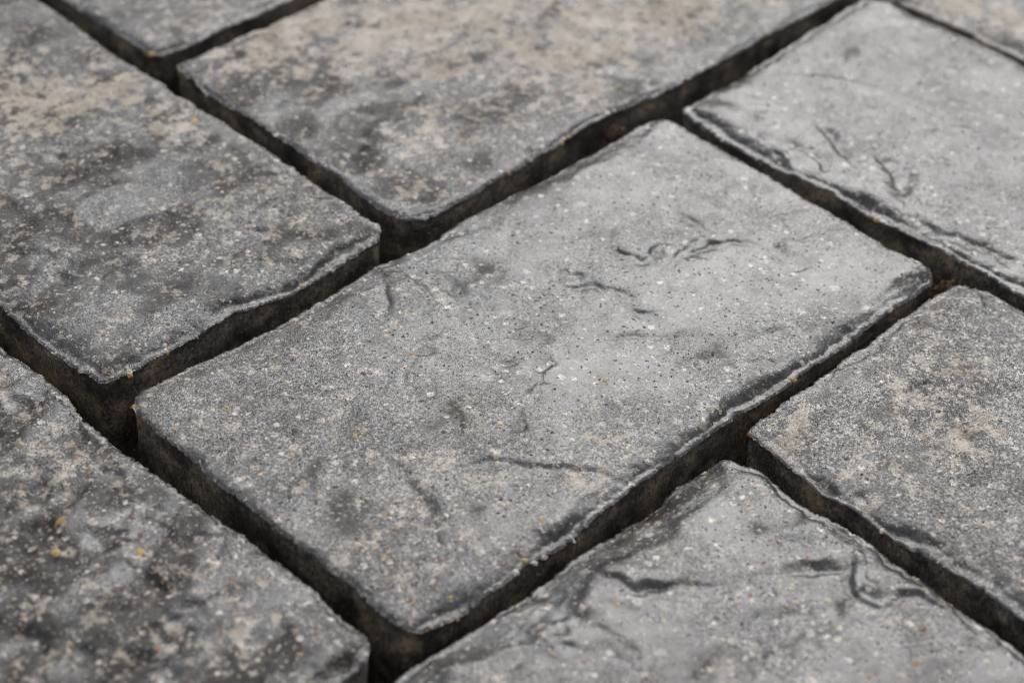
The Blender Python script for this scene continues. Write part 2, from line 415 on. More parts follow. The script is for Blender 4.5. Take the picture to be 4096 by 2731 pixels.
# ------------------------------------------------------------------ measured layout (millimetres)
FEATURES=[
('M','G',1,1.7,[(43.7,17.1),(45.6,12.0),(46.3,7.6),(50.5,7.1),(54.6,8.4),(57.5,7.3)]),
('M','G',0.9,2,[(53.9,0.2),(62.0,1.9),(68.5,2.3),(72.2,0.8)]),
('M','G',0.7,1.8,[(57.7,-0.4),(67.1,-1.5),(74.0,-4.3),(78.7,-9.6)]),
('M','G',0.6,1.6,[(18.4,13.6),(25.1,9.2),(28.7,3.3),(30.3,-1.9)]),
('M','G',0.6,3,[(21.6,21.4),(25.2,16.0),(27.2,12.6)]),
('M','G',0.5,2,[(74.2,14.0),(74.4,8.0),(72.4,3.0)]),
('M','G',0.4,1.2,[(92.6,-4.6),(99.4,-7.7),(106.6,-11.2)]),
('M','G',0.35,1.5,[(76.5,-27.5),(83.3,-30.3),(86.8,-34.5)]),
('M','G',0.35,1.2,[(90.4,-18.8),(95.9,-20.9),(100.1,-24.0)]),
('M','S',1.6,1.8,[(-15.5,34.4),(-14.0,43.0),(-13.6,50.6),(-15.0,56.1)]),
('M','G',0.9,2.6,[(-10.3,45.5),(-8.8,40.0),(-9.0,34.9),(-10.5,27.8)]),
('M','G',0.8,2.2,[(-19.3,53.6),(-25.0,46.0),(-31.0,40.1)]),
('M','G',0.6,2,[(-1.9,44.4),(0.9,40.3),(4.5,35.5)]),
('M','G',0.5,1.5,[(-36.0,21.6),(-34.3,18.6),(-31.5,17.5)]),
('M','G',0.4,1.3,[(-7.2,10.1),(-3.3,8.6),(-1.4,5.9)]),
('M','G',0.5,1.3,[(-22.8,0.5),(-19.2,0.1),(-16.7,-1.2)]),
('M','G',0.6,1.5,[(-15.8,-10.7),(-13.1,-8.8),(-8.8,-9.8)]),
('M','G',0.5,1.6,[(-32.0,-14.5),(-25.1,-14.1),(-20.7,-12.9),(-17.8,-14.6)]),
('M','G',0.7,1.5,[(-44.8,-4.7),(-47.3,-8.8),(-51.9,-14.6)]),
('M','G',0.8,1.6,[(-40.9,-21.4),(-37.3,-22.9),(-34.1,-20.4)]),
('M','G',0.4,1.6,[(-49.6,23.1),(-50.4,18.2),(-55.0,16.6)]),
('M','G',0.4,1.5,[(25.1,-8.6),(27.6,-11.4),(30.5,-13.4)]),
('M','G',0.35,1.2,[(-13.0,9.7),(-8.2,4.5),(-4.3,3.0)]),
('M','S',0.75,1.1,[(-63.6,-21.3),(-59.0,-22.8),(-53.8,-25.0),(-49.8,-29.1),(-46.8,-33.5),(-41.2,-40.3),(-35.4,-46.9),(-32.3,-53.0),(-30.9,-57.0)]),
('M','G',1.2,2.8,[(-73.3,-8.1),(-74.2,-14.2),(-75.7,-20.9),(-77.5,-25.9),(-80.3,-30.8),(-82.9,-36.6)]),
('M','G',0.4,2.5,[(-89.6,-24.0),(-91.8,-30.1),(-97.0,-33.3)]),
('M','G',0.5,2.5,[(-81.8,7.9),(-85.6,0.9),(-92.3,-4.1)]),
('M','G',0.45,2.2,[(-34.5,-55.0),(-41.0,-55.1),(-46.9,-54.7)]),
('M','S',0.7,2,[(44.6,-40.9),(50.6,-42.2),(53.7,-44.0)]),
('M','G',0.5,2.5,[(31.6,-46.2),(36.8,-49.8),(38.8,-53.6)]),
('M','G',0.4,2,[(16.2,-34.2),(19.2,-35.9),(20.2,-38.8)]),
('A','G',1,2.4,[(-45.0,122.8),(-50.9,120.1),(-57.3,119.0),(-65.7,117.6)]),
('A','S',1,1.4,[(-25.8,92.2),(-23.2,96.7),(-19.0,102.1),(-14.1,105.9)]),
('A','S',0.7,1.2,[(-35.0,100.4),(-31.3,97.1),(-29.6,92.2)]),
('A','G',1,3,[(-87.4,122.8),(-95.7,118.5),(-102.1,115.9)]),
('A','G',0.8,2.6,[(-56.7,117.3),(-63.8,116.9),(-69.7,117.8)]),
('A','G',0.6,2,[(-88.8,90.8),(-95.1,88.5)]),
('A','S',0.8,2.2,[(-94.9,136.9),(-88.6,133.5),(-85.1,126.0)]),
('A','G',0.9,2.4,[(-37.1,78.0),(-32.5,78.2),(-28.8,80.3)]),
('A','G',0.9,4,[(-70.0,176.5),(-58.1,176.9),(-53.1,168.9)]),
('A','S',1,3,[(-51.5,159.1),(-63.9,155.7),(-73.1,158.0)]),
('A','G',0.6,3,[(-32.3,220.1),(-34.4,212.5),(-42.2,208.7)]),
('B','G',1,2.4,[(63.5,116.8),(52.8,114.2),(45.1,113.8),(36.0,113.4)]),
('B','G',0.9,2.4,[(35.1,111.6),(27.1,108.4),(17.9,109.1)]),
('B','G',0.7,2,[(65.0,101.0),(56.2,102.1),(49.0,103.8)]),
('B','G',0.6,2,[(29.9,125.0),(29.0,120.7),(25.5,116.1)]),
('B','G',0.8,2.2,[(60.9,72.6),(65.3,72.5)]),
('B','G',0.7,2.4,[(103.1,70.3),(97.2,71.6),(93.0,69.9)]),
('B','G',0.6,3,[(186.5,90.8),(190.6,90.3),(194.3,90.3)]),
('B','G',1,4,[(23.6,188.3),(23.2,179.0),(17.4,174.4)]),
('B','G',0.6,2.5,[(38.4,175.6),(44.7,174.4),(46.8,168.3)]),
('B','G',0.6,3,[(80.0,170.1),(84.5,164.7),(92.9,162.0)]),
('B','G',0.5,3,[(88.9,149.2),(94.9,145.5),(96.2,138.6)]),
('B','S',0.8,2.5,[(70.0,135.7),(80.9,131.8),(90.2,125.2)]),
('D','G',1.2,2,[(149.1,18.4),(147.2,11.0),(142.8,4.5),(139.6,-2.7)]),
('D','G',1.4,3.2,[(150.8,-7.5),(146.3,-14.9),(140.4,-21.9),(134.9,-27.9)]),
('D','G',1,2,[(128.1,-17.1),(125.3,-22.4)]),
('D','G',1,2.2,[(131.0,29.0),(128.3,21.1),(129.3,16.4),(125.7,9.5)]),
('D','G',0.9,1.8,[(125.5,21.0),(124.7,15.4),(121.2,8.5)]),
('D','G',0.9,2,[(132.4,8.6),(132.2,3.7),(128.6,-1.8)]),
('D','G',0.8,1.4,[(123.2,-27.0),(123.0,-31.6),(122.9,-36.1)]),
('D','G',1.1,2.6,[(129.6,-36.2),(129.8,-45.6),(133.0,-58.8),(134.9,-75.0)]),
('D','G',0.6,2,[(187.4,-13.7),(189.9,-17.9)]),
('D','G',0.5,1.4,[(185.7,-20.2),(188.7,-22.1)]),
('D','G',0.5,1.4,[(185.4,-23.1),(188.7,-27.3)]),
('D','G',0.5,1.4,[(163.2,-21.6),(165.8,-25.7)]),
('D','G',0.4,1.6,[(163.8,48.6),(173.5,41.2),(181.4,29.5),(184.5,19.8)]),
('D','G',0.4,1.6,[(154.2,11.3),(161.8,4.1),(170.1,-2.6)]),
('D','G',0.4,1.5,[(222.8,10.6),(229.1,4.5),(233.0,-1.8)]),
('D','G',0.4,2.2,[(172.3,16.8),(174.0,12.6)]),
('D','G',0.4,2,[(183.1,-3.3),(185.2,-5.8)]),
('D','G',0.4,2,[(139.8,-34.0),(142.6,-38.3),(144.3,-42.1)]),
('E','G',0.8,1.3,[(56.8,-87.2),(62.5,-87.0),(65.1,-88.0),(66.6,-89.8)]),
('E','G',0.6,4,[(52.3,-91.6),(59.4,-93.3),(65.2,-97.6)]),
('E','G',1.4,1.2,[(56.4,-107.4),(55.6,-109.3),(53.9,-111.0)]),
('E','G',0.9,1.6,[(114.8,-73.5),(110.6,-77.3),(107.2,-82.6)]),
('E','G',0.7,1.8,[(98.8,-80.8),(104.9,-84.2),(109.7,-89.6)]),
('E','G',0.4,1.2,[(43.0,-80.9),(43.4,-81.7)]),
('E','G',1.1,2.6,[(8.7,-108.1),(7.5,-114.4),(8.7,-120.4),(11.2,-126.0)]),
('E','G',1,2.6,[(9.7,-131.1),(11.1,-136.4),(12.4,-140.0)]),
('E','G',1.2,2.2,[(12.4,-148.6),(12.8,-151.4)]),
('E','G',1,2,[(9.1,-91.3),(9.8,-94.6),(8.6,-99.5)]),
('E','G',0.6,1.5,[(11.7,-103.1),(14.1,-104.5)]),
('E','S',0.9,2,[(6.3,-123.2),(7.5,-130.7),(7.5,-137.9)]),
('E','G',0.6,2.5,[(54.6,-124.0),(54.3,-129.0)]),
('F','S',1.5,1.4,[(-60.8,-73.6),(-60.6,-78.4),(-59.2,-81.7),(-58.9,-85.4),(-55.2,-88.1),(-50.4,-91.6),(-45.2,-96.9)]),
('F','G',0.8,1.8,[(-60.9,-86.6),(-55.3,-89.8),(-50.6,-92.3)]),
('F','G',0.6,4,[(-57.7,-74.1),(-52.9,-77.6),(-47.8,-87.1)]),
('F','G',1,1.6,[(-26.0,-110.0),(-21.2,-113.1),(-17.7,-115.6),(-14.6,-118.5)]),
('F','S',1,2.4,[(-30.2,-104.8),(-25.3,-107.3),(-18.7,-111.1),(-11.7,-117.8)]),
('F','G',0.7,4,[(-23.6,-103.7),(-17.0,-107.0),(-11.7,-111.5)]),
('F','S',1.9,1.3,[(-7.3,-117.1),(-11.4,-120.5),(-16.0,-123.3),(-18.8,-127.7),(-17.5,-132.6),(-13.1,-134.4),(-9.5,-134.3),(-6.4,-137.2),(-5.9,-141.4),(-3.9,-147.5)]),
('F','G',1.2,2.6,[(-15.4,-125.4),(-17.4,-129.0),(-15.9,-131.9),(-11.2,-133.1),(-6.9,-130.9)]),
('F','R',0.9,1.6,[(-11.7,-124.1),(-14.0,-127.4),(-14.3,-130.2)]),
('F','G',0.9,5,[(-50.5,-112.0),(-43.8,-116.0),(-37.1,-119.9),(-31.1,-122.4)]),
('F','G',1.3,2.2,[(-55.6,-124.7),(-50.8,-124.8),(-44.8,-126.1),(-37.8,-127.8)]),
('F','G',0.9,2.4,[(-63.0,-122.5),(-59.9,-123.6),(-57.2,-125.4)]),
('F','S',0.9,1.8,[(-7.1,-151.3),(-8.2,-155.5),(-7.8,-159.6),(-6.1,-163.3)]),
('F','G',0.8,1.8,[(-5.2,-152.3),(-5.8,-157.7),(-4.0,-163.8)]),
('F','G',0.8,2.2,[(-3.3,-107.0),(-3.1,-111.2),(-4.5,-114.9)]),
('F','G',1.3,2.6,[(-104.7,-82.8),(-102.1,-80.2),(-98.8,-79.7),(-94.5,-81.6)]),
('F','G',0.7,1.8,[(-85.2,-82.6),(-82.1,-84.7)]),
('F','S',0.8,2.6,[(-78.3,-76.6),(-76.2,-80.1),(-75.2,-87.0)]),
('F','G',0.7,4,[(-90.4,-90.4),(-85.9,-95.9),(-79.4,-99.1)]),
('F','G',0.6,2,[(-86.8,-85.8),(-85.2,-88.7)]),
('G','G',1.3,4,[(-147.3,52.8),(-148.4,46.2),(-151.7,39.4)]),
('G','G',1.3,4.5,[(-137.0,44.2),(-143.2,39.9),(-150.0,36.1)]),
('G','G',1.1,4,[(-142.6,20.5),(-148.2,18.4),(-152.1,17.3)]),
('G','G',1,3.5,[(-132.0,13.2),(-136.5,10.9),(-140.2,8.0)]),
('G','G',1.7,4.5,[(-147.2,-14.7),(-153.3,-14.9),(-160.7,-16.7),(-168.0,-19.9),(-172.2,-21.7)]),
('G','G',1,3,[(-148.5,3.2),(-148.3,-3.1),(-147.0,-7.4)]),
('G','G',1.1,4,[(-162.1,23.4),(-161.8,16.9),(-159.4,14.0)]),
('G','G',1.1,4,[(-161.2,35.1),(-157.4,34.9),(-156.7,31.0)]),
('G','G',1,3.5,[(-129.3,42.4),(-134.4,38.5),(-137.2,36.0)]),
('G','G',0.9,4,[(-135.1,3.3),(-130.8,4.1),(-127.7,6.0)]),
('G','G',1.2,5,[(-182.3,10.4),(-181.0,4.1),(-183.8,-2.5)]),
('G','G',1.3,4.5,[(-142.0,71.6),(-134.4,73.6),(-127.9,76.9)]),
('G','G',1.1,4,[(-126.1,68.8),(-127.9,58.8),(-128.7,49.0)]),
('G','G',1,3,[(-135.5,-52.9),(-131.8,-53.5),(-128.2,-53.2)]),
('G','G',1,3.5,[(-176.2,-4.5),(-177.9,-11.5)]),
]
CHIPS=[
('A',2.2,'yellow',[(-8.7,159.4)]),
('A',1.3,'tan',[(-37.5,199.3),(-48.0,181.0),(-54.4,123.2),(-18.0,140.6),(-18.7,97.8),(-34.7,125.8)]),
('A',1,'orange',[(-62.4,144.5),(-67.0,164.3),(-81.1,130.8),(-41.6,107.9)]),
('A',0.9,'red',[(-33.8,158.1),(-90.0,151.3)]),
('A',1.5,'cream',[(-63.2,126.5),(-62.5,134.9),(-27.4,123.6),(-16.2,93.4),(-14.4,242.4),(-7.9,205.9),(-39.5,181.8)]),
('A',1.4,'cream',[(-94.9,76.9),(-86.6,74.3),(-63.4,75.2),(-89.8,105.9),(-68.2,108.3),(-42.6,89.3),(-26.0,69.4),(-32.3,84.5)]),
('A',1,'tan',[(-78.8,114.5),(-87.8,81.8),(-81.9,81.1),(-78.4,69.5),(-63.2,75.0),(-77.4,91.2)]),
('A',0.9,'orange',[(-81.2,130.7),(-84.4,93.1),(-107.6,75.4),(-47.7,86.5)]),
('A',0.9,'yellow',[(-100.8,69.9),(-102.3,69.8),(-37.9,70.1),(-87.1,69.5)]),
('M',1.1,'red',[(-113.3,51.6)]),
('M',0.9,'yellow',[(-92.7,39.4),(-108.7,41.9),(-110.9,58.3)]),
('M',1.5,'cream',[(-96.2,40.7),(-93.0,56.1),(-107.0,42.6),(-91.6,11.8),(-65.7,21.1),(-72.8,36.0),(-59.5,35.4),(-102.6,11.5)]),
('M',1.7,'white',[(-19.7,14.3),(-65.7,21.2),(-23.0,-2.3),(-27.5,-30.6),(31.3,-7.5)]),
('M',1.5,'cream',[(-44.4,18.0),(-25.2,8.0),(-37.6,32.9),(-40.0,5.9),(6.2,1.6),(2.9,-27.5),(-9.8,-8.8),(14.6,-25.7),(-57.5,3.2),(-76.5,-2.8),(-81.7,-2.4),(-24.7,-37.4),(-22.8,-28.3),(-24.7,-39.3),(-40.4,-17.8),(-25.1,34.3)]),
('M',1.1,'orange',[(-72.7,7.0),(-23.9,-13.8),(50.3,11.7),(-6.2,-0.5)]),
('M',1,'tan',[(-51.5,-4.1),(-45.9,-2.8),(-17.7,-20.9),(43.5,3.5),(-34.1,-19.4),(4.8,-22.5),(-34.3,-37.6)]),
('M',0.8,'red',[(-8.6,26.7),(-25.7,-3.7),(-37.1,-2.9),(-42.7,33.9),(47.9,28.5),(-20.1,-57.6)]),
('M',1.5,'white',[(51.4,-27.2),(72.1,-48.7),(54.2,-27.4),(101.2,-31.8),(75.8,-16.5)]),
('M',1.1,'red',[(44.4,-29.0)]),
('M',1.3,'cream',[(72.1,-15.7),(92.0,-52.2),(40.4,-37.6),(86.4,-34.7),(83.0,-45.2),(80.6,-25.1),(93.5,-39.4)]),
('M',1.2,'yellow',[(38.6,-61.0)]),
('M',1,'orange',[(7.7,-53.1),(28.6,-58.4),(11.9,-47.4)]),
('M',1.6,'white',[(-55.7,-60.7),(-75.8,-60.6),(-69.9,-60.4)]),
('M',1.4,'cream',[(-81.8,-2.6),(-76.4,-3.1),(-64.7,-16.8),(-72.5,-33.0),(-89.9,-22.1),(-101.2,-26.2),(-61.1,-41.3),(-66.6,-12.5),(-66.2,-60.3)]),
('M',1,'orange',[(-87.4,-22.9),(-98.3,-61.6),(-76.2,-56.3),(-67.9,-51.9),(-106.7,-24.0)]),
('M',1,'yellow',[(-99.0,-33.6),(-96.1,-55.7),(-59.1,-52.2),(-71.9,-58.6)]),
('M',1,'red',[(-100.9,-40.3),(-58.7,-43.1),(-108.8,-56.0),(-89.4,-44.6)]),
('M',1.2,'tan',[(-76.9,-24.0),(-105.8,-58.4),(-103.4,-40.6)]),
('M',1.3,'tan',[(-101.5,11.5),(-96.1,1.5),(-91.7,11.7)]),
('M',0.9,'orange',[(-106.4,-23.8),(-107.9,8.4),(-109.4,-3.9)]),
('B',1.7,'orange',[(16.7,94.2),(34.1,75.3),(95.5,89.6),(47.7,97.0)]),
('B',1.6,'cream',[(86.2,131.5),(78.6,90.4),(54.6,127.2),(38.4,81.2),(40.5,128.8),(122.9,88.5)]),
('B',1.2,'tan',[(16.2,82.2),(61.1,76.1),(53.6,72.8),(61.7,80.1),(102.4,75.6)]),
('B',1.1,'yellow',[(50.2,66.0),(80.4,68.8),(76.7,67.5)]),
('B',1.6,'cream',[(41.2,152.4),(17.8,138.2),(6.4,171.1),(7.9,186.7)]),
('B',1,'orange',[(50.2,163.3)]),
('C',1.4,'yellow',[(5.5,204.7)]),
('C',1.6,'cream',[(26.9,205.4),(21.9,201.8),(19.7,237.4)]),
('D',1.5,'white',[(210.0,31.8),(202.5,77.8),(171.5,-17.3),(158.1,18.5)]),
('D',1.3,'cream',[(159.1,-4.0),(170.4,-33.5),(198.0,-29.5),(150.2,28.0),(141.6,-32.6),(142.5,-61.5)]),
('D',1.4,'yellow',[(119.5,-27.5)]),
('D',1,'yellow',[(119.8,-75.7)]),
('E',1.6,'cream',[(79.2,-99.3),(78.0,-89.4),(17.1,-79.9),(35.9,-79.1),(82.9,-91.3),(14.8,-74.2)]),
('E',1.2,'orange',[(9.1,-67.6),(50.0,-86.2),(78.4,-92.2),(43.7,-104.0)]),
('E',1.2,'cream',[(23.2,-128.8),(26.8,-132.1),(28.8,-137.7),(30.1,-127.2),(6.3,-115.8)]),
('E',1,'tan',[(13.6,-95.9),(6.7,-92.6),(12.8,-122.1),(34.4,-107.4),(48.5,-126.8),(27.0,-135.6)]),
('F',1.7,'cream',[(-7.0,-86.1),(-7.3,-93.0),(-14.0,-87.3),(-28.4,-113.0),(-25.9,-123.0),(-20.3,-133.2),(-60.3,-119.0),(-20.0,-138.3),(-13.0,-163.1),(-14.5,-155.9),(-31.4,-111.1),(-32.4,-151.2),(-32.2,-117.6)]),
('F',1.4,'orange',[(-31.8,-128.5),(-17.7,-109.5),(-39.0,-107.5),(-26.5,-151.3),(-39.1,-145.7)]),
('F',1.2,'red',[(-27.6,-102.7)]),
('F',1.2,'tan',[(-27.7,-77.3),(-24.5,-84.7),(-5.9,-89.6),(-12.0,-139.2),(-14.3,-145.4)]),
('F',1.6,'cream',[(-74.1,-80.9),(-87.8,-79.8),(-62.1,-98.6),(-91.4,-95.1),(-85.8,-70.5),(-65.3,-96.1)]),
('F',1.6,'tan',[(-77.5,-73.6),(-66.8,-86.5),(-91.1,-87.2)]),
('F',1,'red',[(-58.9,-79.8)]),
('G',1.8,'yellow',[(-153.6,32.5),(-160.5,24.6),(-144.3,9.4)]),
('G',1.4,'orange',[(-136.3,43.4),(-137.6,61.6),(-152.4,51.4),(-160.3,-18.2),(-133.1,-12.9)]),
('G',1.3,'red',[(-155.8,35.4),(-138.3,21.4),(-157.2,3.9)]),
('G',1.3,'tan',[(-145.7,19.7),(-145.5,-2.2),(-144.8,1.3),(-137.1,51.2),(-128.2,-18.6),(-132.2,-19.4),(-163.4,29.6),(-141.8,13.0),(-178.7,12.2),(-154.6,-12.6),(-147.5,-35.8),(-137.3,-44.8)]),
('G',1.1,'cream',[(-150.9,-2.3),(-123.8,39.5),(-124.8,-15.2),(-124.2,-26.1)]),
('G',1.4,'tan',[(-155.7,13.6),(-146.1,-26.0),(-177.4,18.4),(-175.9,-3.4),(-127.7,-41.0)]),
('G',1.2,'orange',[(-137.6,61.6),(-136.5,43.4),(-134.7,51.0)]),
]
WOBBLE={
('A', 'b'):[(-105,0.8),(-80,1.0),(-61,1.2),(-42,-2.0),(-19,-1.0)],
('A', 'r'):[(89,-0.2),(133,0.7),(171,-0.5),(206,-1.6),(246,0.4),(261,1.1)],
('A', 'l'):[(78,1.4),(91,-0.9),(106,-0.1),(120,-0.3)],
('M', 't'):[(-104,1.5),(-81,1.6),(-70,0.5),(-53,-0.9),(-28,-0.4),(-14,1.8),(1,-2.5),(15,-0.3),(24,-0.0),(39,0.3),(66,-0.7),(98,-0.8)],
('M', 'l'):[(-53,-0.9),(-38,-0.0),(-34,0.9),(-26,-0.1),(-1,-0.5),(24,-1.1),(26,-0.0),(43,-0.3),(49,0.5),(59,1.5)],
('M', 'b'):[(-108,0.2),(-97,-1.0),(-80,-0.4),(-60,-1.4),(-33,0.4),(-12,1.4),(15,1.5),(35,-0.3),(57,-0.6),(82,0.4),(105,-0.2)],
('M', 'r'):[(-49,-0.0),(-38,-2.3),(-37,-1.6),(-23,-0.1),(-18,-0.7),(7,1.2),(34,1.1),(54,2.5)],
('B', 'b'):[(12,-0.3),(30,-0.9),(57,0.4),(95,3.8),(130,-1.5),(162,-0.2),(199,-0.0),(227,-1.2)],
('B', 'l'):[(75,-1.6),(90,-1.7),(105,0.2),(109,-0.5),(142,0.6),(172,0.0),(190,2.9)],
('C', 'l'):[(210,1.0),(238,-0.1),(255,-0.9)],
('C', 'b'):[(9,1.2),(24,-0.6),(44,0.7),(73,-1.3)],
('D', 'l'):[(-83,1.6),(-66,1.7),(-48,1.5),(-42,0.4),(-33,1.0),(-22,1.5),(-4,-1.1),(14,-3.6),(36,-2.6),(53,-0.5)],
('D', 't'):[(130,-3.2),(153,-2.3),(186,-0.1),(214,2.1),(228,3.5)],
('D', 'r'):[(-6,0.3),(14,0.4),(35,-0.9),(54,0.2)],
('H', 'l'):[(-3,0.6),(31,-0.7),(53,0.1)],
('E', 'l'):[(-160,0.2),(-143,1.6),(-131,0.1),(-116,-1.2),(-100,-1.4),(-83,-1.0),(-83,0.5),(-67,1.2)],
('E', 't'):[(10,-0.5),(25,-0.1),(43,-0.4),(68,1.0),(84,0.5),(112,-0.6)],
('E', 'r'):[(-88,0.6),(-79,1.5),(-69,-2.1)],
('F', 'r'):[(-167,-1.5),(-146,-0.7),(-126,0.4),(-109,2.0),(-95,-0.3),(-79,1.9),(-71,-1.7)],
('F', 't'):[(-125,1.1),(-114,1.5),(-99,0.3),(-82,-0.6),(-64,0.3),(-39,-0.3),(-21,-0.3),(-9,-2.0)],
('G', 'r'):[(-44,1.5),(-34,2.1),(-21,2.8),(1,2.2),(23,-1.2),(34,-1.2),(37,-0.9),(54,-2.3),(60,-2.8),(73,0.1),(94,0.4),(105,-0.8)],
}

STONES = {  # x0, x1, y0, y1 and the look of each paver
    'M': dict(r=(-112.4, 112.4, -60.0, 60.0), edge=dict(b=(2.2, 2.2, 7.0), t=(1.8, 1.7, 8.5), l=(0.8, 0.6, 3), r=(0.6, 0.5, 3)),
              low=0.18, mid=0.16, grain=0.24, gvar=0.25, even=0.4, ramp='t', dry=-0.12, tone=1, label='wide central grey paver with small wrinkles and a wet sheen'),
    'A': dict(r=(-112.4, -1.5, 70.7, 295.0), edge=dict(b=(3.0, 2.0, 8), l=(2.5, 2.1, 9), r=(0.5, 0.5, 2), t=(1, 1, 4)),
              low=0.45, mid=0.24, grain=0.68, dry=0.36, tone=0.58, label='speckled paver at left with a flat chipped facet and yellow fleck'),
    'B': dict(r=(5.9, 231.0, 68.2, 192.0), edge=dict(b=(1.2, 0.9, 3), l=(0.8, 0.6, 3), t=(.8, .6, 3), r=(1, 1, 4)),
              low=0.35, mid=0.16, grain=0.5, gvar=0.5, dry=0.28, tone=0.75, label='paver at top centre with broad cream lime bloom'),
    'C': dict(r=(6.0, 122.0, 200.0, 424.0), edge=dict(b=(2.5, 1.5, 4), l=(1.0, 1.0, 4), r=(1, 1, 4), t=(1, 1, 4)),
              low=0.6, mid=0.14, grain=0.5, dry=0.2, tone=0.8, label='paver corner cut off by the upper left picture edge'),
    'D': dict(r=(121.7, 238.3, -166.0, 59.3), edge=dict(l=(2.6, 1.9, 6), t=(2.0, 1.6, 5), r=(1.5, 1.0, 5), b=(1, 1, 4)),
              low=0.14, mid=0.12, grain=0.2, gvar=0.25, dry=-0.15, tone=0.9, label='smooth light grey paver at upper right with creased left rim'),
    'E': dict(r=(7.9, 115.3, -290.0, -64.9), edge=dict(l=(3.0, 1.9, 7), t=(3.4, 1.2, 4), r=(1, 1, 4), b=(1, 1, 4)),
              low=0.55, mid=0.18, grain=0.6, dry=0.0, tone=0.95, label='sparkling grey paver at right edge with a small dark pit'),
    'F': dict(r=(-225.0, -0.7, -185.0, -65.3), edge=dict(t=(1.6, 4.4, 17), r=(2.2, 1.5, 4), l=(1, 1, 4), b=(1, 1, 4)),
              low=0.3, mid=0.16, grain=0.22, even=0.9, ramp='t', dry=-0.1, tone=0.9, label='paver at lower right with flowing folds and a looped fold by the joint'),
    'G': dict(r=(-238.0, -121.6, -57.0, 171.0), edge=dict(r=(1.0, 1.8, 7), b=(1.5, 1.2, 4), l=(1, 1, 4), t=(1, 1, 4)),
              low=0.8, mid=0.26, grain=0.5, dry=0.42, tone=0.58, label='blurred lumpy paver in the lower left foreground'),
    'H': dict(r=(242.6, 358.0, -41.0, 186.0), edge=dict(l=(3.0, 2.0, 8), r=(1, 1, 4), t=(1, 1, 4), b=(1, 1, 4)),
              low=0.6, mid=0.16, grain=0.5, dry=0.2, tone=0.9, label='paver sliver with cream bloom in the upper right corner'),
}
PALE = {  # lime bloom: stone -> (x, y, radius along x, radius along y, strength)
    'M': [(-22, -39, 9, 7, 0.5), (-70, -30, 30, 18, 0.28), (-38, -48, 16, 8, 0.4), (95, 10, 12, 18, 0.3)],
    'A': [(-45, 205, 24, 24, 0.75), (-22, 190, 16, 18, 0.7), (-80, 190, 22, 22, 0.5), (-16, 165, 9, 22, 0.5), (-25, 100, 18, 14, 0.35)],
    'B': [(54, 182, 44, 16, 0.95), (95, 156, 48, 24, 1.0), (125, 115, 34, 26, 0.95), (163, 110, 34, 28, 0.9), (106, 82, 14, 10, 0.7),
          (50, 105, 26, 15, 0.5), (22, 82, 12, 9, 0.4), (200, 95, 28, 22, 0.55), (75, 135, 16, 22, 0.6)],
    'C': [(40, 215, 24, 12, 0.35)],
    'D': [(150, -40, 26, 14, 0.2)],
    'E': [(20, -74, 9, 9, 0.75), (57, -111, 12, 10, 0.7), (24, -95, 14, 10, 0.4), (60, -90, 22, 14, 0.4)],
    'F': [(-60, -90, 26, 14, 0.15), (-90, -150, 30, 20, 0.2)],
    'G': [(-150, -20, 22, 22, 0.35), (-145, 60, 14, 20, 0.3)],
    'H': [(255, 34, 14, 24, 0.95), (262, 5, 14, 18, 0.75)],
}


STAIN_AND_SHADE = {  # dull brown grime, plus painted shade on A's facet edge and F's top slope: stone -> (x, y, radius along x, radius along y, strength)
    'A': [(-92, 150, 34, 30, 0.45), (-55, 119, 12, 6, 0.5), (-50, 235, 30, 14, 0.3)],  # small middle patch is the facet edge's shade, painted
    'B': [(22, 168, 20, 22, 0.75), (40, 130, 22, 14, 0.35), (75, 100, 26, 6, 0.4), (14, 105, 10, 24, 0.35)],
    'G': [(-160, 60, 22, 30, 0.3), (-175, 0, 26, 20, 0.3)],
    'E': [(45, -100, 12, 12, 0.3)],
    'D': [(135, 5, 10, 26, 0.4)],
    'F': [(-70, -68, 50, 6, 0.6), (-25, -70, 22, 5, 0.4)],  # painted shade band along the slope at the far edge
    'M': [(-100, -10, 16, 26, 0.25), (-75, -45, 14, 14, 0.2)],
}


SMOOTH = {  # unbroken smooth skin; on A it paints the facets' lit sheen: stone -> (x, y, radius along x, radius along y, strength)
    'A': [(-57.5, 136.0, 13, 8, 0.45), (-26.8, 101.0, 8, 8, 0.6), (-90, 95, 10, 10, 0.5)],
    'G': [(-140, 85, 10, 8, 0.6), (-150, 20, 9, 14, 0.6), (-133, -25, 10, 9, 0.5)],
}
# ------------------------------------------------------------------ a paver
def axis_samples(length, fine, coarse, zone=13.0):
    pos = [0.0]
    while pos[-1] < length:
        d = min(pos[-1], length - pos[-1])
        pos.append(pos[-1] + fine + (coarse - fine) * min(1.0, max(0.0, (d - zone * 0.6) / zone)))
    p = np.array(pos)
    return p * (length / p[-1])


def outline_side(p, L, rad):
    """arc-length-ish samples p in [0,L] -> (along, inset): rounded at both ends, meeting the neighbour side at 45 degrees"""
    arc = rad * math.pi / 4
    along = np.empty_like(p)
    inset = np.zeros_like(p)
    full = L - 2 * rad + 2 * arc
    s = p / L * full
    m0 = s < arc
    m1 = s > full - arc
    mm = ~(m0 | m1)
    th = (arc - s[m0]) / rad
    along[m0] = rad - rad * np.sin(th)
    inset[m0] = rad - rad * np.cos(th)
    th = (s[m1] - (full - arc)) / rad
    along[m1] = L - rad + rad * np.sin(th)
    inset[m1] = rad - rad * np.cos(th)
    along[mm] = rad + s[mm] - arc
    return along, inset


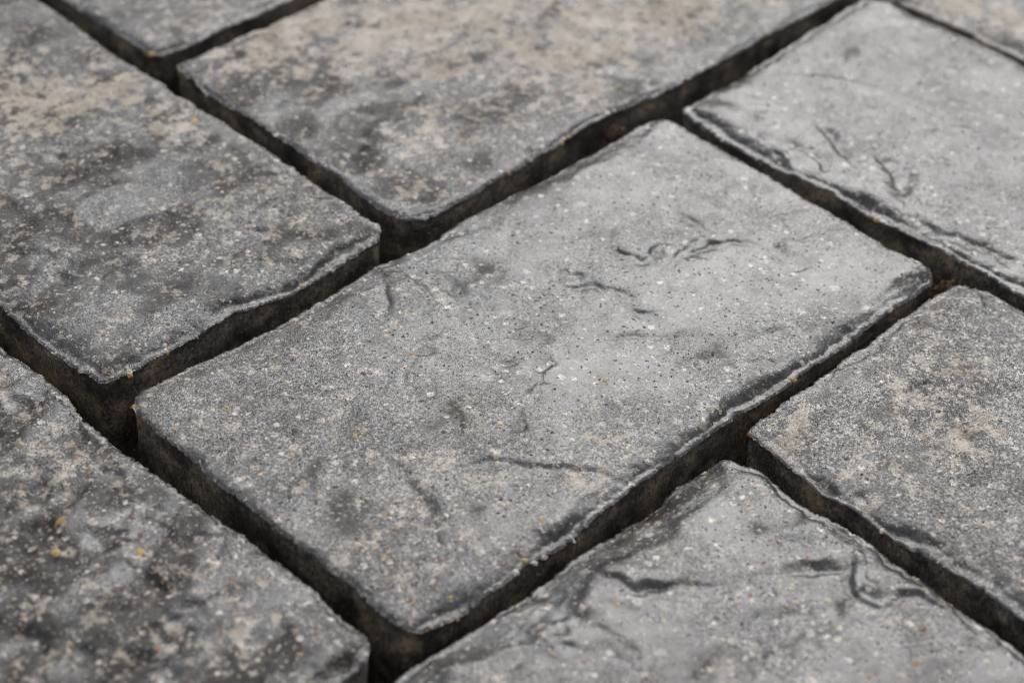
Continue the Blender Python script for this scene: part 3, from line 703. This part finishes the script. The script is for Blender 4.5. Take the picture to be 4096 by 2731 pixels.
def build_stone(key, spec, parent, fine=0.36, coarse=0.62, seed=1, detail=True, rad=7.0):
    x0, x1, y0, y1 = spec['r']
    cx, cy = (x0 + x1) / 2, (y0 + y1) / 2
    pu = axis_samples(x1 - x0, fine, coarse)
    pv = axis_samples(y1 - y0, fine, coarse)
    nu, nv = len(pu), len(pv)

    def side(which):
        hor = which in 'bt'
        L = (x1 - x0) if hor else (y1 - y0)
        al, ins = outline_side(pu if hor else pv, L, rad)
        base = x0 if hor else y0
        w = np.zeros_like(al)
        if (key, which) in WOBBLE:
            pts = np.array(WOBBLE[(key, which)])
            w = np.interp(al + base, pts[:, 0], pts[:, 1] * 0.8)
            k = np.ones(9) / 9
            w = np.convolve(np.pad(w, 4, mode='edge'), k, 'valid')
        else:
            w = gnoise((al + base) / 40.0, al * 0 + seed * 3.1, seed + 5) * 1.0
        sg = {'b': 1, 't': -1, 'l': 1, 'r': -1}[which]
        fade = sstep(0, rad * 1.2, al) * sstep(0, rad * 1.2, L - al)
        edge_n = 0.6 * gnoise(al / 11.0, al * 0 + seed, seed) + 0.40 * gnoise(al / 2.6, al * 0 + seed, seed + 1)
        edge_n = edge_n + 0.38 * gnoise(al / 0.95, al * 0 + seed, seed + 2)
        bite = np.clip(gnoise(al / 7.0, al * 0 + seed * 1.7, seed + 4) - 0.28, 0, 1) * 1.8 + np.clip(gnoise(al / 2.2, al * 0 + seed * 1.7, seed + 6) - 0.35, 0, 1) * 1.6
        edge_n = edge_n + sg * bite
        off = w * fade + sg * ins + edge_n * sstep(0, 2.0, al) * sstep(0, 2.0, L - al)
        if which == 'b':
            return np.stack([al + x0, y0 + off], 1)
        if which == 't':
            return np.stack([al + x0, y1 + off], 1)
        if which == 'l':
            return np.stack([x0 + off, al + y0], 1)
        return np.stack([x1 + off, al + y0], 1)
    Cb, Ct, Cl, Cr = side('b'), side('t'), side('l'), side('r')
    P00, P10, P01, P11 = (Cb[0] + Cl[0]) / 2, (Cb[-1] + Cr[0]) / 2, (Ct[0] + Cl[-1]) / 2, (Ct[-1] + Cr[-1]) / 2
    Cb[0] = Cl[0] = P00
    Cb[-1] = Cr[0] = P10
    Ct[0] = Cl[-1] = P01
    Ct[-1] = Cr[-1] = P11
    s = (pu / pu[-1])[:, None, None]
    t = (pv / pv[-1])[None, :, None]
    XY = ((1 - t) * Cb[:, None, :] + t * Ct[:, None, :] + (1 - s) * Cl[None] + s * Cr[None]
          - ((1 - s) * (1 - t) * P00 + s * (1 - t) * P10 + (1 - s) * t * P01 + s * t * P11))
    X = XY[..., 0].ravel()
    Y = XY[..., 1].ravel()

    # distance to the outline
    ring = np.concatenate([Cb[:-1], Cr[:-1], Ct[::-1][:-1], Cl[::-1][:-1]])
    sub = ring[::2] if detail else ring
    D = np.full(X.shape, 40.0)
    near = np.where((X - x0 < 30) | (x1 - X < 30) | (Y - y0 < 30) | (y1 - Y < 30))[0]
    sx, sy = sub[:, 0].astype(np.float32), sub[:, 1].astype(np.float32)
    for k in range(0, len(near), 4000):
        ii = near[k:k + 4000]
        dd = (X[ii].astype(np.float32)[:, None] - sx) ** 2 + (Y[ii].astype(np.float32)[:, None] - sy) ** 2
        D[ii] = np.sqrt(dd.min(1))
    bmask = np.zeros((nu, nv), bool)
    bmask[0] = bmask[-1] = True
    bmask[:, 0] = bmask[:, -1] = True
    D[bmask.ravel()] = 0.0

    # rim profile, its width and drop differ from side to side and along each side
    dl, dr, db, dt = X - x0, x1 - X, Y - y0, y1 - Y
    ws = [1 / (np.abs(d) + 1.5) ** 3 for d in (dl, dr, db, dt)]
    tot = sum(ws)
    E = spec['edge']
    lip, drop, wid = [sum(w * E[k][q] for w, k in zip(ws, 'lrbt')) / tot for q in range(3)]
    m1 = 1 + 0.75 * gnoise(X / 23, Y / 23, seed + 20) + 0.35 * gnoise(X / 7, Y / 7, seed + 21)
    m2 = 0.9 + 0.8 * gnoise(X / 31, Y / 31, seed + 22) + 0.25 * gnoise(X / 9, Y / 9, seed + 24)
    lip = lip * np.clip(m1, 0.1, 2.0) + 0.35 * gnoise(X / 1.6, Y / 1.6, seed + 25)
    drop = drop * np.clip(m2, spec.get('even', 0.1), 1.7)
    wid = wid * np.clip(0.8 + 0.6 * gnoise(X / 17, Y / 17, seed + 26), 0.35, 1.4)
    f = np.exp(-np.clip(D - lip, 0, None) / np.maximum(wid * 0.45, 0.4))
    f = np.clip(f * 1.04 - 0.04, 0, 1)
    if 'ramp' in spec:                                        # sides that fall away in a long straight slope
        wr = sum(w for w, k in zip(ws, 'lrbt') if k in spec['ramp']) / tot
        t_ = (D - lip) / np.maximum(wid, 0.5)
        fr = np.where(t_ < 0.8, 1 - t_, 0.2 * np.exp(-(t_ - 0.8) * 5))
        f = f * (1 - wr) + np.clip(fr, 0, 1) * wr
    Z = 2.0 - drop * f
    Z -= 0.55 * np.exp(-(D / 0.55) ** 2)                      # worn outer arris
    Z += 0.10 * fbm(X / 1.5, Y / 1.5, 2, seed + 37) * np.exp(-(D / 2.5) ** 2)
    body = sstep(1.0, 9.0, D)
    # hand-pressed slate face: slow swell, small lumps, fine tooth
    Z += spec['low'] * fbm(X / 52, Y / 52, 2, seed + 30) * (0.35 + 0.65 * body)
    wx = X + 6 * gnoise(X / 20, Y / 20, seed + 33)
    wy = Y + 6 * gnoise(X / 20, Y / 20, seed + 34)
    rid = np.abs(gnoise(wx / 26, wy / 15, seed + 31))
    Z += spec['mid'] * (1.9 * np.clip(0.22 - rid, 0, 1) / 0.22 * sstep(-0.1, 0.5, gnoise(X / 33, Y / 33, seed + 35)) * -0.9) * body
    Z += spec['mid'] * 0.8 * fbm(wx / 12, wy / 9, 3, seed + 32) * (0.25 + 0.75 * body)
    Z += 0.035 * fbm(X / 2.4, Y / 2.4, 2, seed + 36)
    # pressed-in folds at their measured places
    for st, kind, h, w, pts in FEATURES:
        if st != key:
            continue
        pts = np.array(pts)
        h = h * {'G': 1.6, 'F': 0.75, 'D': 0.85, 'A': 1.3, 'M': 0.95}.get(key, 1.1)
        # densify with Catmull-Rom
        q = np.vstack([2 * pts[0] - pts[1], pts, 2 * pts[-1] - pts[-2]])
        poly = []
        for a in range(len(pts) - 1):
            p0, p1, p2, p3 = q[a:a + 4]
            for tt in np.linspace(0, 1, 6, endpoint=False):
                poly.append(0.5 * (2 * p1 + (p2 - p0) * tt + (2 * p0 - 5 * p1 + 4 * p2 - p3) * tt ** 2 + (3 * p1 - p0 - 3 * p2 + p3) * tt ** 3))
        poly.append(pts[-1])
        poly = np.array(poly)
        mar = 6 * w + 8
        lo, hi = poly.min(0) - mar, poly.max(0) + mar
        ii = np.where((X > lo[0]) & (X < hi[0]) & (Y > lo[1]) & (Y < hi[1]))[0]
        if not len(ii):
            continue
        px = X[ii] + 0.9 * gnoise(X[ii] / 4, Y[ii] / 4, seed + 50)
        py = Y[ii] + 0.9 * gnoise(X[ii] / 4, Y[ii] / 4, seed + 51)
        best = np.full(len(ii), 1e9)
        sd_ = np.zeros(len(ii))
        tp = np.zeros(len(ii))
        seg = np.diff(poly, axis=0)
        ln = np.hypot(seg[:, 0], seg[:, 1]) + 1e-9
        cum = np.concatenate([[0], np.cumsum(ln)])
        for a in range(len(seg)):
            rx, ry = px - poly[a, 0], py - poly[a, 1]
            u = np.clip((rx * seg[a, 0] + ry * seg[a, 1]) / ln[a] ** 2, 0, 1)
            dx, dy = rx - u * seg[a, 0], ry - u * seg[a, 1]
            d2 = dx * dx + dy * dy
            m_ = d2 < best
            best[m_] = d2[m_]
            sd_[m_] = (seg[a, 0] * dy - seg[a, 1] * dx)[m_] / ln[a]
            tp[m_] = ((cum[a] + u * ln[a]) / cum[-1])[m_]
        dist = np.sqrt(best)
        taper = np.sin(np.pi * np.clip(tp * 0.9 + 0.05, 0, 1)) ** 0.6
        if kind == 'G':
            flip = 1.0 if int(abs(pts[0, 0] * 7) + abs(pts[0, 1] * 3)) % 2 else -1.0
            sgn = np.sign(sd_) * dist * flip
            wv_ = w * (1 + 0.5 * gnoise(px / 8, py / 8, seed + 52))
            prof = -h * np.exp(-(dist / np.where(sgn > 0, wv_ * 0.6, wv_ * 1.9)) ** 2)
            prof += 0.12 * h * np.exp(-((sgn - 1.9 * wv_) / (1.2 * wv_)) ** 2)
            prof *= 1 + 0.7 * gnoise(px / 6, py / 6, seed + 53)
        elif kind == 'R':
            prof = h * np.exp(-(dist / w) ** 2)
        else:
            sgn = np.sign(sd_) * dist
            prof = h * sstep(-w, w, sgn) * np.exp(-np.clip(sgn, 0, None) / (4.5 * w)) - 0.3 * h * np.exp(-((sgn + w) / (1.4 * w)) ** 2)
            prof *= np.exp(-np.clip(-sgn - w, 0, None) / (2 * w))
        Z[ii] += prof * taper * sstep(0.2, 2.5, D[ii])

    # masks for the material
    grain = spec['grain'] + spec.get('gvar', 0.4) * fbm(X / 38, Y / 38, 3, seed + 40)
    if key == 'M':
        grain += 0.50 * sstep(-10, -105, X - 0.5 * Y) - 0.12 * sstep(0, 80, X + Y * 0.5)
    pale = np.zeros_like(X)
    for (bx, by, rx, ry, stg) in PALE.get(key, []):
        e = ((X - bx) / rx) ** 2 + ((Y - by) / ry) ** 2
        pale = np.maximum(pale, stg * np.exp(-e * 0.8))
    pale *= np.clip(1 + 0.6 * gnoise(X / 14, Y / 14, seed + 41) + 0.5 * gnoise(X / 5, Y / 4, seed + 42), 0, 1.6)
    grain = np.clip(grain + 0.5 * pale, 0, 1)
    grain = grain * (0.6 + 0.4 * sstep(0.8, 5.0, D))
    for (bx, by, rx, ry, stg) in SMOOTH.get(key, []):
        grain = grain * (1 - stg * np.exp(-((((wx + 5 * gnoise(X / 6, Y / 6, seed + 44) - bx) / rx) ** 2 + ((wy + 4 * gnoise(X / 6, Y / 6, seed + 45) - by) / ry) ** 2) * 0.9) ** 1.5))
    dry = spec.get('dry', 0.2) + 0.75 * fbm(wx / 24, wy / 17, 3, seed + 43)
    for (bx, by, rx, ry, stg) in STAIN_AND_SHADE.get(key, []):
        dry = dry + stg * np.exp(-(((X - bx) / rx) ** 2 + ((Y - by) / ry) ** 2))  # real dull patches and the painted shade share this mask
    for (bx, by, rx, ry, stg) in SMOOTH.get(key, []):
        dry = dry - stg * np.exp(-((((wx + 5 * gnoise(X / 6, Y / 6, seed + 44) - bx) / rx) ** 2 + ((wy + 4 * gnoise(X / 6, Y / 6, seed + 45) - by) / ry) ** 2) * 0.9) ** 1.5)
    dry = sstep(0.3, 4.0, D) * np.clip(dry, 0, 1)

    verts = np.stack([X - cx, Y - cy, Z], 1)
    top_faces = grid_faces(nu, nv)
    # walls: own ring of vertices so that the arris stays crisp
    idx = np.arange(nu * nv).reshape(nu, nv)
    ridx = np.concatenate([idx[:-1, 0], idx[-1, :-1], idx[::-1, -1][:-1], idx[0, ::-1][:-1]])
    rv = verts[ridx]
    nr = len(ridx)
    tang = np.roll(rv[:, :2], -3, 0) - np.roll(rv[:, :2], 3, 0)
    nrm = np.stack([tang[:, 1], -tang[:, 0]], 1)
    nrm /= np.linalg.norm(nrm, axis=1)[:, None] + 1e-9
    k = np.ones(15) / 15
    for c_ in range(2):
        nrm[:, c_] = np.convolve(np.pad(nrm[:, c_], 7, mode='wrap'), k, 'valid')
    base_xy = rv[:, :2].copy()
    sm = 9
    k2 = np.ones(sm) / sm
    smo = np.stack([np.convolve(np.pad(base_xy[:, c_], sm // 2, mode='wrap'), k2, 'valid') for c_ in range(2)], 1)
    arc = np.concatenate([[0], np.cumsum(np.hypot(*np.diff(base_xy, axis=0).T))])
    levels = [0.0, 0.35, 0.9, 1.7, 3.0, 4.6, 6.5, 9.0, 12.0, 16.0, 22.0, 40.0] if detail else [0, 1, 4, 12, 40]
    rings = []
    for li, dz in enumerate(levels):
        w_ = min(1.0, dz / 1.7)
        n_ = 0.55 * gnoise(arc / 6, arc * 0 + dz / 4, seed + 60) + 0.35 * gnoise(arc / 1.5, arc * 0 + dz / 1.6, seed + 61)
        off = (-0.35 - 0.02 * dz + n_) * w_
        xy = base_xy * (1 - w_) + smo * w_ + nrm * off[:, None]
        rings.append(np.column_stack([xy, rv[:, 2] - dz * (1 if dz > 0 else 0)]))
    wv = np.concatenate(rings)
    nb = len(verts)
    wf = []
    ar = np.arange(nr)
    nx = (ar + 1) % nr
    for li in range(len(levels) - 1):
        a, b = nb + li * nr, nb + (li + 1) * nr
        wf.append(np.stack([a + ar, b + ar, b + nx, a + nx], 1))
    wf = np.concatenate(wf)
    allv = np.concatenate([verts, wv]) / 1000.0
    midx = np.concatenate([np.zeros(len(top_faces)), np.ones(len(wf))])
    z0 = np.zeros(len(wv))
    o = mesh_object('paving_stone', allv, [top_faces, wf], [MAT_TOP, MAT_SIDE], parent,
                    (cx / 1000, cy / 1000, 0), True, midx,
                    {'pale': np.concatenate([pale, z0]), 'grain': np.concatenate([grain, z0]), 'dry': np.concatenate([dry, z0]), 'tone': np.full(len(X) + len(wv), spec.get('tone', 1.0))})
    if 'label' in spec:
        o['label'] = spec['label']
    G = verts.reshape(nu, nv, 3)
    return o, G, D.reshape(nu, nv), grain.reshape(nu, nv)


# ------------------------------------------------------------------ exposed aggregate
def chip_geo(G, i, j, size, rng, proud=0.10):
    """a low irregular grain lying in the paver face; returns (verts mm, faces)"""
    nu, nv, _ = G.shape
    i = int(np.clip(i, 2, nu - 3))
    j = int(np.clip(j, 2, nv - 3))
    c = G[i, j]
    n = np.cross(G[i + 2, j] - G[i - 2, j], G[i, j + 2] - G[i, j - 2])
    n = n / np.linalg.norm(n)
    tx = np.cross(np.array([0.3, 1, 0.1]), n)
    tx /= np.linalg.norm(tx)
    ty = np.cross(n, tx)
    k = 8
    a0 = rng.random() * 6.283
    an = a0 + np.arange(k) / k * 6.283 + rng.normal(0, 0.18, k)
    r = size / 2 * (1 + rng.normal(0, 0.17, k))
    el = 1 + rng.random() * 0.8
    ro = rng.random() * 6.283
    ex, ey = np.cos(an) * r * math.sqrt(el), np.sin(an) * r / math.sqrt(el)
    px, py = ex * math.cos(ro) - ey * math.sin(ro), ex * math.sin(ro) + ey * math.cos(ro)
    hgt = proud * (0.6 + 0.6 * rng.random())
    outer = c + px[:, None] * tx + py[:, None] * ty - n * 0.22
    inner = c + 0.72 * (px[:, None] * tx + py[:, None] * ty) + n * (hgt * (0.7 + 0.3 * rng.random(k)))[:, None]
    top = (c + n * hgt * 1.25)[None]
    v = np.vstack([outer, inner, top])
    a = np.arange(k)
    b = (a + 1) % k
    quads = np.stack([a, b, b + k, a + k], 1)
    tris = np.stack([a + k, b + k, np.full(k, 2 * k)], 1)
    return v, quads, tris


def add_chips(key, o, G, D, grain, count, seed):
    rng = np.random.default_rng(seed)
    nu, nv, _ = G.shape
    # notable ones, each its own piece
    cx, cy = o.location.x * 1000, o.location.y * 1000
    flat = G[..., :2].reshape(-1, 2)
    for st, size, colr, pts in CHIPS:
        if st != key:
            continue
        for p in pts:
            d2 = (flat[:, 0] - (p[0] - cx)) ** 2 + (flat[:, 1] - (p[1] - cy)) ** 2
            m_ = int(d2.argmin())
            if d2[m_] > 9:
                continue
            v, qd, tr = chip_geo(G, m_ // nv, m_ % nv, size * (1.9 if colr == 'yellow' else 1.4), rng, 0.06)
            c = v.mean(0)
            mesh_object('stone_chip', (v - c) / 1000, [qd, tr], [MAT_CHIP[colr]], o, c / 1000, True)
    # the many small ones
    names = ['cream', 'white', 'tan', 'orange', 'red', 'yellow', 'grey', 'dark']
    cols = dict(CHIP_COL)
    cols['grey'] = (0.20, 0.19, 0.18)
    cols['dark'] = (0.03, 0.028, 0.027)
    prob = [0.40, 0.05, 0.15, 0.03, 0.03, 0.02, 0.24, 0.08]
    V, Q, T, C = [], [], [], []
    base = 0
    made = 0
    sxs = np.searchsorted(np.linspace(0, 1, nu), rng.random(count * 3))
    sys_ = np.searchsorted(np.linspace(0, 1, nv), rng.random(count * 3))
    for i, j in zip(sxs, sys_):
        i = min(max(int(i), 3), nu - 4)
        j = min(max(int(j), 3), nv - 4)
        # grid is finer near the rim: thin it out there, and favour the coarse areas
        if D[i, j] < 1.2 or (D[i, j] < 12 and rng.random() < 0.5):
            continue
        if rng.random() > 0.25 + 0.9 * grain[i, j]:
            continue
        size = float(np.clip(rng.lognormal(-0.30, 0.45), 0.35, 2.2))
        v, qd, tr = chip_geo(G, i, j, size, rng, 0.05)
        V.append(v)
        Q.append(qd + base)
        T.append(tr + base)
        cc = np.array(cols[names[rng.choice(8, p=prob)]]) * (0.6 + 0.45 * rng.random())
        C.append(np.tile(np.append(cc, 1.0), (len(v), 1)))
        base += len(v)
        made += 1
        if made >= count:
            break
    g = mesh_object('fine_aggregate', np.vstack(V) / 1000, [np.vstack(Q), np.vstack(T)], [MAT_STUFF], o, (0, 0, 0), True,
                    None, None, {'tint': np.vstack(C)})
    g['kind'] = 'stuff'


# ------------------------------------------------------------------ ground and added dark ring
def make_ground():
    v = np.array([[-900, -900, -0.045], [900, -900, -0.045], [900, 900, -0.045], [-900, 900, -0.045]], float)
    o = mesh_object('ground', v, [np.array([[0, 1, 2, 3]])], [MAT_GROUND], smooth=False)
    o['kind'] = 'structure'
    # unseen ring of land, added so tilted faces reflect dark
    na, nr = 160, 24
    an = np.linspace(0, 2 * np.pi, na, endpoint=False)
    rr = np.linspace(0, 1, nr)
    A, R_ = np.meshgrid(an, rr, indexing='ij')
    rad = 11 + 30 * R_
    ridge = 5.4 + 1.1 * gnoise(np.cos(A) * 3 + 7, np.sin(A) * 3, 3) + 0.8 * gnoise(np.cos(A) * 13 + 7, np.sin(A) * 13, 4)
    Z = -0.3 + ridge * sstep(0, 0.22, R_) + R_ * 3.0 + 0.35 * fbm(rad * np.cos(A) / 1.7, rad * np.sin(A) / 1.7, 3, 6) * sstep(0.0, 0.1, R_)
    V = np.stack([rad * np.cos(A), rad * np.sin(A), Z], -1).reshape(-1, 3)
    i, j = np.meshgrid(np.arange(na), np.arange(nr - 1), indexing='ij')
    a = i * nr + j
    b = ((i + 1) % na) * nr + j
    F = np.stack([a.ravel(), (a + 1).ravel(), (b + 1).ravel(), b.ravel()], 1)
    F = F[:, ::-1]
    h = mesh_object('unseen_dark_ring', V, [F], [MAT_DARK_RING])
    h['kind'] = 'structure'


make_ground()

# bedding that shows at the bottom of the joints
BX = np.linspace(-660, 860, 460)
BY = np.linspace(-720, 780, 460)
gx, gy = np.meshgrid(BX, BY, indexing='ij')
bz = -30 + 3.0 * fbm(gx / 22, gy / 22, 3, 70) + 1.2 * gnoise(gx / 6, gy / 6, 74)
edge = np.minimum(np.minimum(gx + 660, 860 - gx), np.minimum(gy + 720, 780 - gy))
bz = bz - 30 * (1 - sstep(0, 40, edge))
pavement = mesh_object('pavement', np.stack([gx, gy, bz], -1).reshape(-1, 3) / 1000, [grid_faces(460, 460)], [MAT_BED])
pavement['kind'] = 'structure'

# ------------------------------------------------------------------ the pavers in view
for k_, (key, spec) in enumerate(STONES.items()):
    fine_, coarse_ = (0.34, 0.52) if key == 'M' else ((0.6, 1.0) if key in 'CH' else (0.38, 0.66))
    o, G, D, gr = build_stone(key, spec, pavement, fine_, coarse_, seed=3 + 7 * k_)
    add_chips(key, o, G, D, gr, 900 if key in 'CH' else 2200, 100 + k_)

# neighbours that carry the bond on past the picture
def overlaps(r, lst):
    return any(r[0] < q[1] - 2 and r[1] > q[0] + 2 and r[2] < q[3] - 2 and r[3] > q[2] + 2 for q in lst)


taken = [s_['r'] for s_ in STONES.values()]
# herringbone lattice fitted to the measured stones
seed_ = 200
for a in range(-8, 9):
    for b in range(-4, 5):
        for vert in (0, 1):
            cx_ = a * 118.3 + b * 361 + (180 if vert else 0)
            cy_ = a * 127.0 - b * 108 + (-54 if vert else 0)
            hw, hh = (58, 112) if vert else (112, 60)
            r_ = (cx_ - hw, cx_ + hw, cy_ - hh, cy_ + hh)
            if overlaps(r_, taken) or r_[0] < -650 or r_[1] > 850 or r_[2] < -710 or r_[3] > 770:
                continue
            taken.append(r_)
            seed_ += 9
            e_ = dict(b=(1.5, 1.5, 5), t=(1.5, 1.5, 5), l=(1.2, 1.2, 5), r=(1.2, 1.2, 5))
            build_stone('-', dict(r=r_, edge=e_, low=0.7, mid=0.18, grain=0.4), pavement, 2.0, 3.2, seed_, False)


# ------------------------------------------------------------------ loose grit in the joints
def make_grit(count):
    rng = np.random.default_rng(5)
    V, F, C = [], [], []
    base = 0
    octa = np.array([[1, 0, 0], [-1, 0, 0], [0, 1, 0], [0, -1, 0], [0, 0, 1], [0, 0, -1]], float)
    of = np.array([[0, 2, 4], [2, 1, 4], [1, 3, 4], [3, 0, 4], [2, 0, 5], [1, 2, 5], [3, 1, 5], [0, 3, 5]])
    made = 0
    while made < count:
        x, y = rng.uniform(-200, 280), rng.uniform(-175, 270)
        if any(q[0] - 0.2 < x < q[1] + 0.2 and q[2] - 0.2 < y < q[3] + 0.2 for q in taken):
            continue
        i = int((x - BX[0]) / (BX[1] - BX[0]))
        j = int((y - BY[0]) / (BY[1] - BY[0]))
        s_ = np.clip(rng.lognormal(-0.5, 0.5), 0.25, 2.2)
        v = octa * s_ * rng.uniform(0.55, 1.1, (6, 1)) * np.array([1, 0.8, 0.65])
        a = rng.random() * 6.28
        v = np.column_stack([v[:, 0] * math.cos(a) - v[:, 1] * math.sin(a), v[:, 0] * math.sin(a) + v[:, 1] * math.cos(a), v[:, 2]])
        V.append(v + np.array([x, y, bz[i, j] + s_ * 0.3]))
        F.append(of + base)
        base += 6
        t_ = rng.random()
        c = (np.array([0.06, 0.045, 0.03]) if t_ < 0.6 else np.array([0.16, 0.11, 0.06]) if t_ < 0.93 else np.array([0.34, 0.28, 0.2]))
        C.append(np.tile(np.append(c * rng.uniform(0.5, 1.2), 1), (6, 1)))
        made += 1
    g = mesh_object('joint_grit', np.vstack(V) / 1000, [np.vstack(F)], [MAT_STUFF], pavement, None, False, None, None, {'tint': np.vstack(C)})
    g['kind'] = 'stuff'


make_grit(7000)


# ------------------------------------------------------------------ small things lying in the joints
def moss_clump(x, y, z, rx, ry, rz, label, tint, seed, ang=0.0):
    rng = np.random.default_rng(seed)
    q = NT('ochre_moss')
    P = q.coords_mm()
    n = q.noise(P, 1.1, 4, 0.65)
    q.set(q.bsdf.inputs['Base Color'], q.mix(q.mapr(n, 0.35, 0.65), tuple(v * 0.3 for v in tint), tint))
    q.bsdf.inputs['Roughness'].default_value = 0.8
    nu_, nv_ = 28, 14
    th = np.linspace(0, 2 * np.pi, nu_, endpoint=False)
    ph = np.linspace(0.02, np.pi - 0.02, nv_)
    T_, Pp = np.meshgrid(th, ph, indexing='ij')
    d = 1 + 0.45 * fbm(np.cos(T_) * 2.2 + Pp * 1.3, np.sin(T_) * 2.2 - Pp, 3, seed)
    ex, ey = rx * d * np.sin(Pp) * np.cos(T_), ry * d * np.sin(Pp) * np.sin(T_)
    V = np.stack([ex * math.cos(ang) - ey * math.sin(ang), ex * math.sin(ang) + ey * math.cos(ang), rz * d * np.cos(Pp)], -1).reshape(-1, 3)
    i, j = np.meshgrid(np.arange(nu_), np.arange(nv_ - 1), indexing='ij')
    a = i * nv_ + j
    b = ((i + 1) % nu_) * nv_ + j
    F = np.stack([a.ravel(), (a + 1).ravel(), (b + 1).ravel(), b.ravel()], 1)
    root = mesh_object('moss_clump', V / 1000, [F], [q.mat], None, (x / 1000, y / 1000, z / 1000))
    root['label'] = label
    root['category'] = 'moss'
    root['group'] = 'moss clumps in the joints'
    # leafy tufts
    lv, lf = [], []
    for k in range(90):
        t1, p1 = rng.random() * 6.283, rng.random() * 1.7
        dr = np.array([math.sin(p1) * math.cos(t1), math.sin(p1) * math.sin(t1), math.cos(p1)])
        c = dr * np.array([rx, ry, rz])
        c = np.array([c[0] * math.cos(ang) - c[1] * math.sin(ang), c[0] * math.sin(ang) + c[1] * math.cos(ang), c[2]])
        dr = dr + rng.normal(0, 0.35, 3)
        sd2 = np.cross(dr, rng.normal(0, 1, 3))
        sd2 = sd2 / (np.linalg.norm(sd2) + 1e-6) * 0.18
        L_ = rng.uniform(0.5, 1.1)
        lv.append(np.array([c - sd2, c + sd2, c + dr * L_]))
        lf.append(np.array([[0, 1, 2]]) + 3 * k)
    leaf = mesh_object('moss_leaf', np.vstack(lv) / 1000, [np.vstack(lf)], [q.mat], root, (0, 0, 0), False)
    leaf['kind'] = 'stuff'


moss_clump(-95.5, 66.3, -9.0, 3.2, 1.8, 3.0, 'small olive brown moss clump in the joint left of the central paver', (0.16, 0.11, 0.03), 3)
moss_clump(113.5, -61.5, -5.5, 3.6, 2.4, 3.6, 'rusty ochre moss clump at the right corner of the central paver', (0.20, 0.115, 0.035), 4)
moss_clump(98.5, 65.2, -4.0, 3.8, 2.4, 3.4, 'reddish brown dirt clump in the joint above the central paver', (0.15, 0.085, 0.05), 8)


def straw(p0, p1, r, label):
    q = NT('dry_straw')
    P = q.coords_mm()
    q.set(q.bsdf.inputs['Base Color'], q.mix(q.noise(P, 1.5, 2), (0.20, 0.13, 0.06), (0.38, 0.28, 0.15)))
    q.bsdf.inputs['Roughness'].default_value = 0.6
    p0, p1 = np.array(p0, float), np.array(p1, float)
    n_, k = 12, 7
    d = p1 - p0
    s1 = np.cross(d, [0.3, 0.2, 1])
    s1 /= np.linalg.norm(s1)
    s2 = np.cross(d, s1)
    s2 /= np.linalg.norm(s2)
    V = []
    for i in range(n_):
        t = i / (n_ - 1)
        c = d * t + s1 * 0.5 * math.sin(t * 3.1)
        rr = r * (1.0 - 0.55 * t) * (1.25 if i in (4, 9) else 1)
        for j in range(k):
            a = j / k * 6.2832
            V.append(c + s1 * rr * math.cos(a) + s2 * rr * math.sin(a) * 0.7)
    F = []
    for i in range(n_ - 1):
        for j in range(k):
            F.append([i * k + j, i * k + (j + 1) % k, (i + 1) * k + (j + 1) % k, (i + 1) * k + j])
    caps = [np.array([list(range(k))[::-1]]), np.array([list(range((n_ - 1) * k, n_ * k))])]
    o = mesh_object('straw_fragment', np.array(V) / 1000, [np.array(F)] + caps, [q.mat], None, tuple(p0 / 1000))
    o['label'] = label
    o['category'] = 'straw'


straw((-101.5, 66.5, -9.0), (-102.5, 69.0, -3.5), 0.22, 'tiny pale straw stuck upright in the joint beside the olive moss')
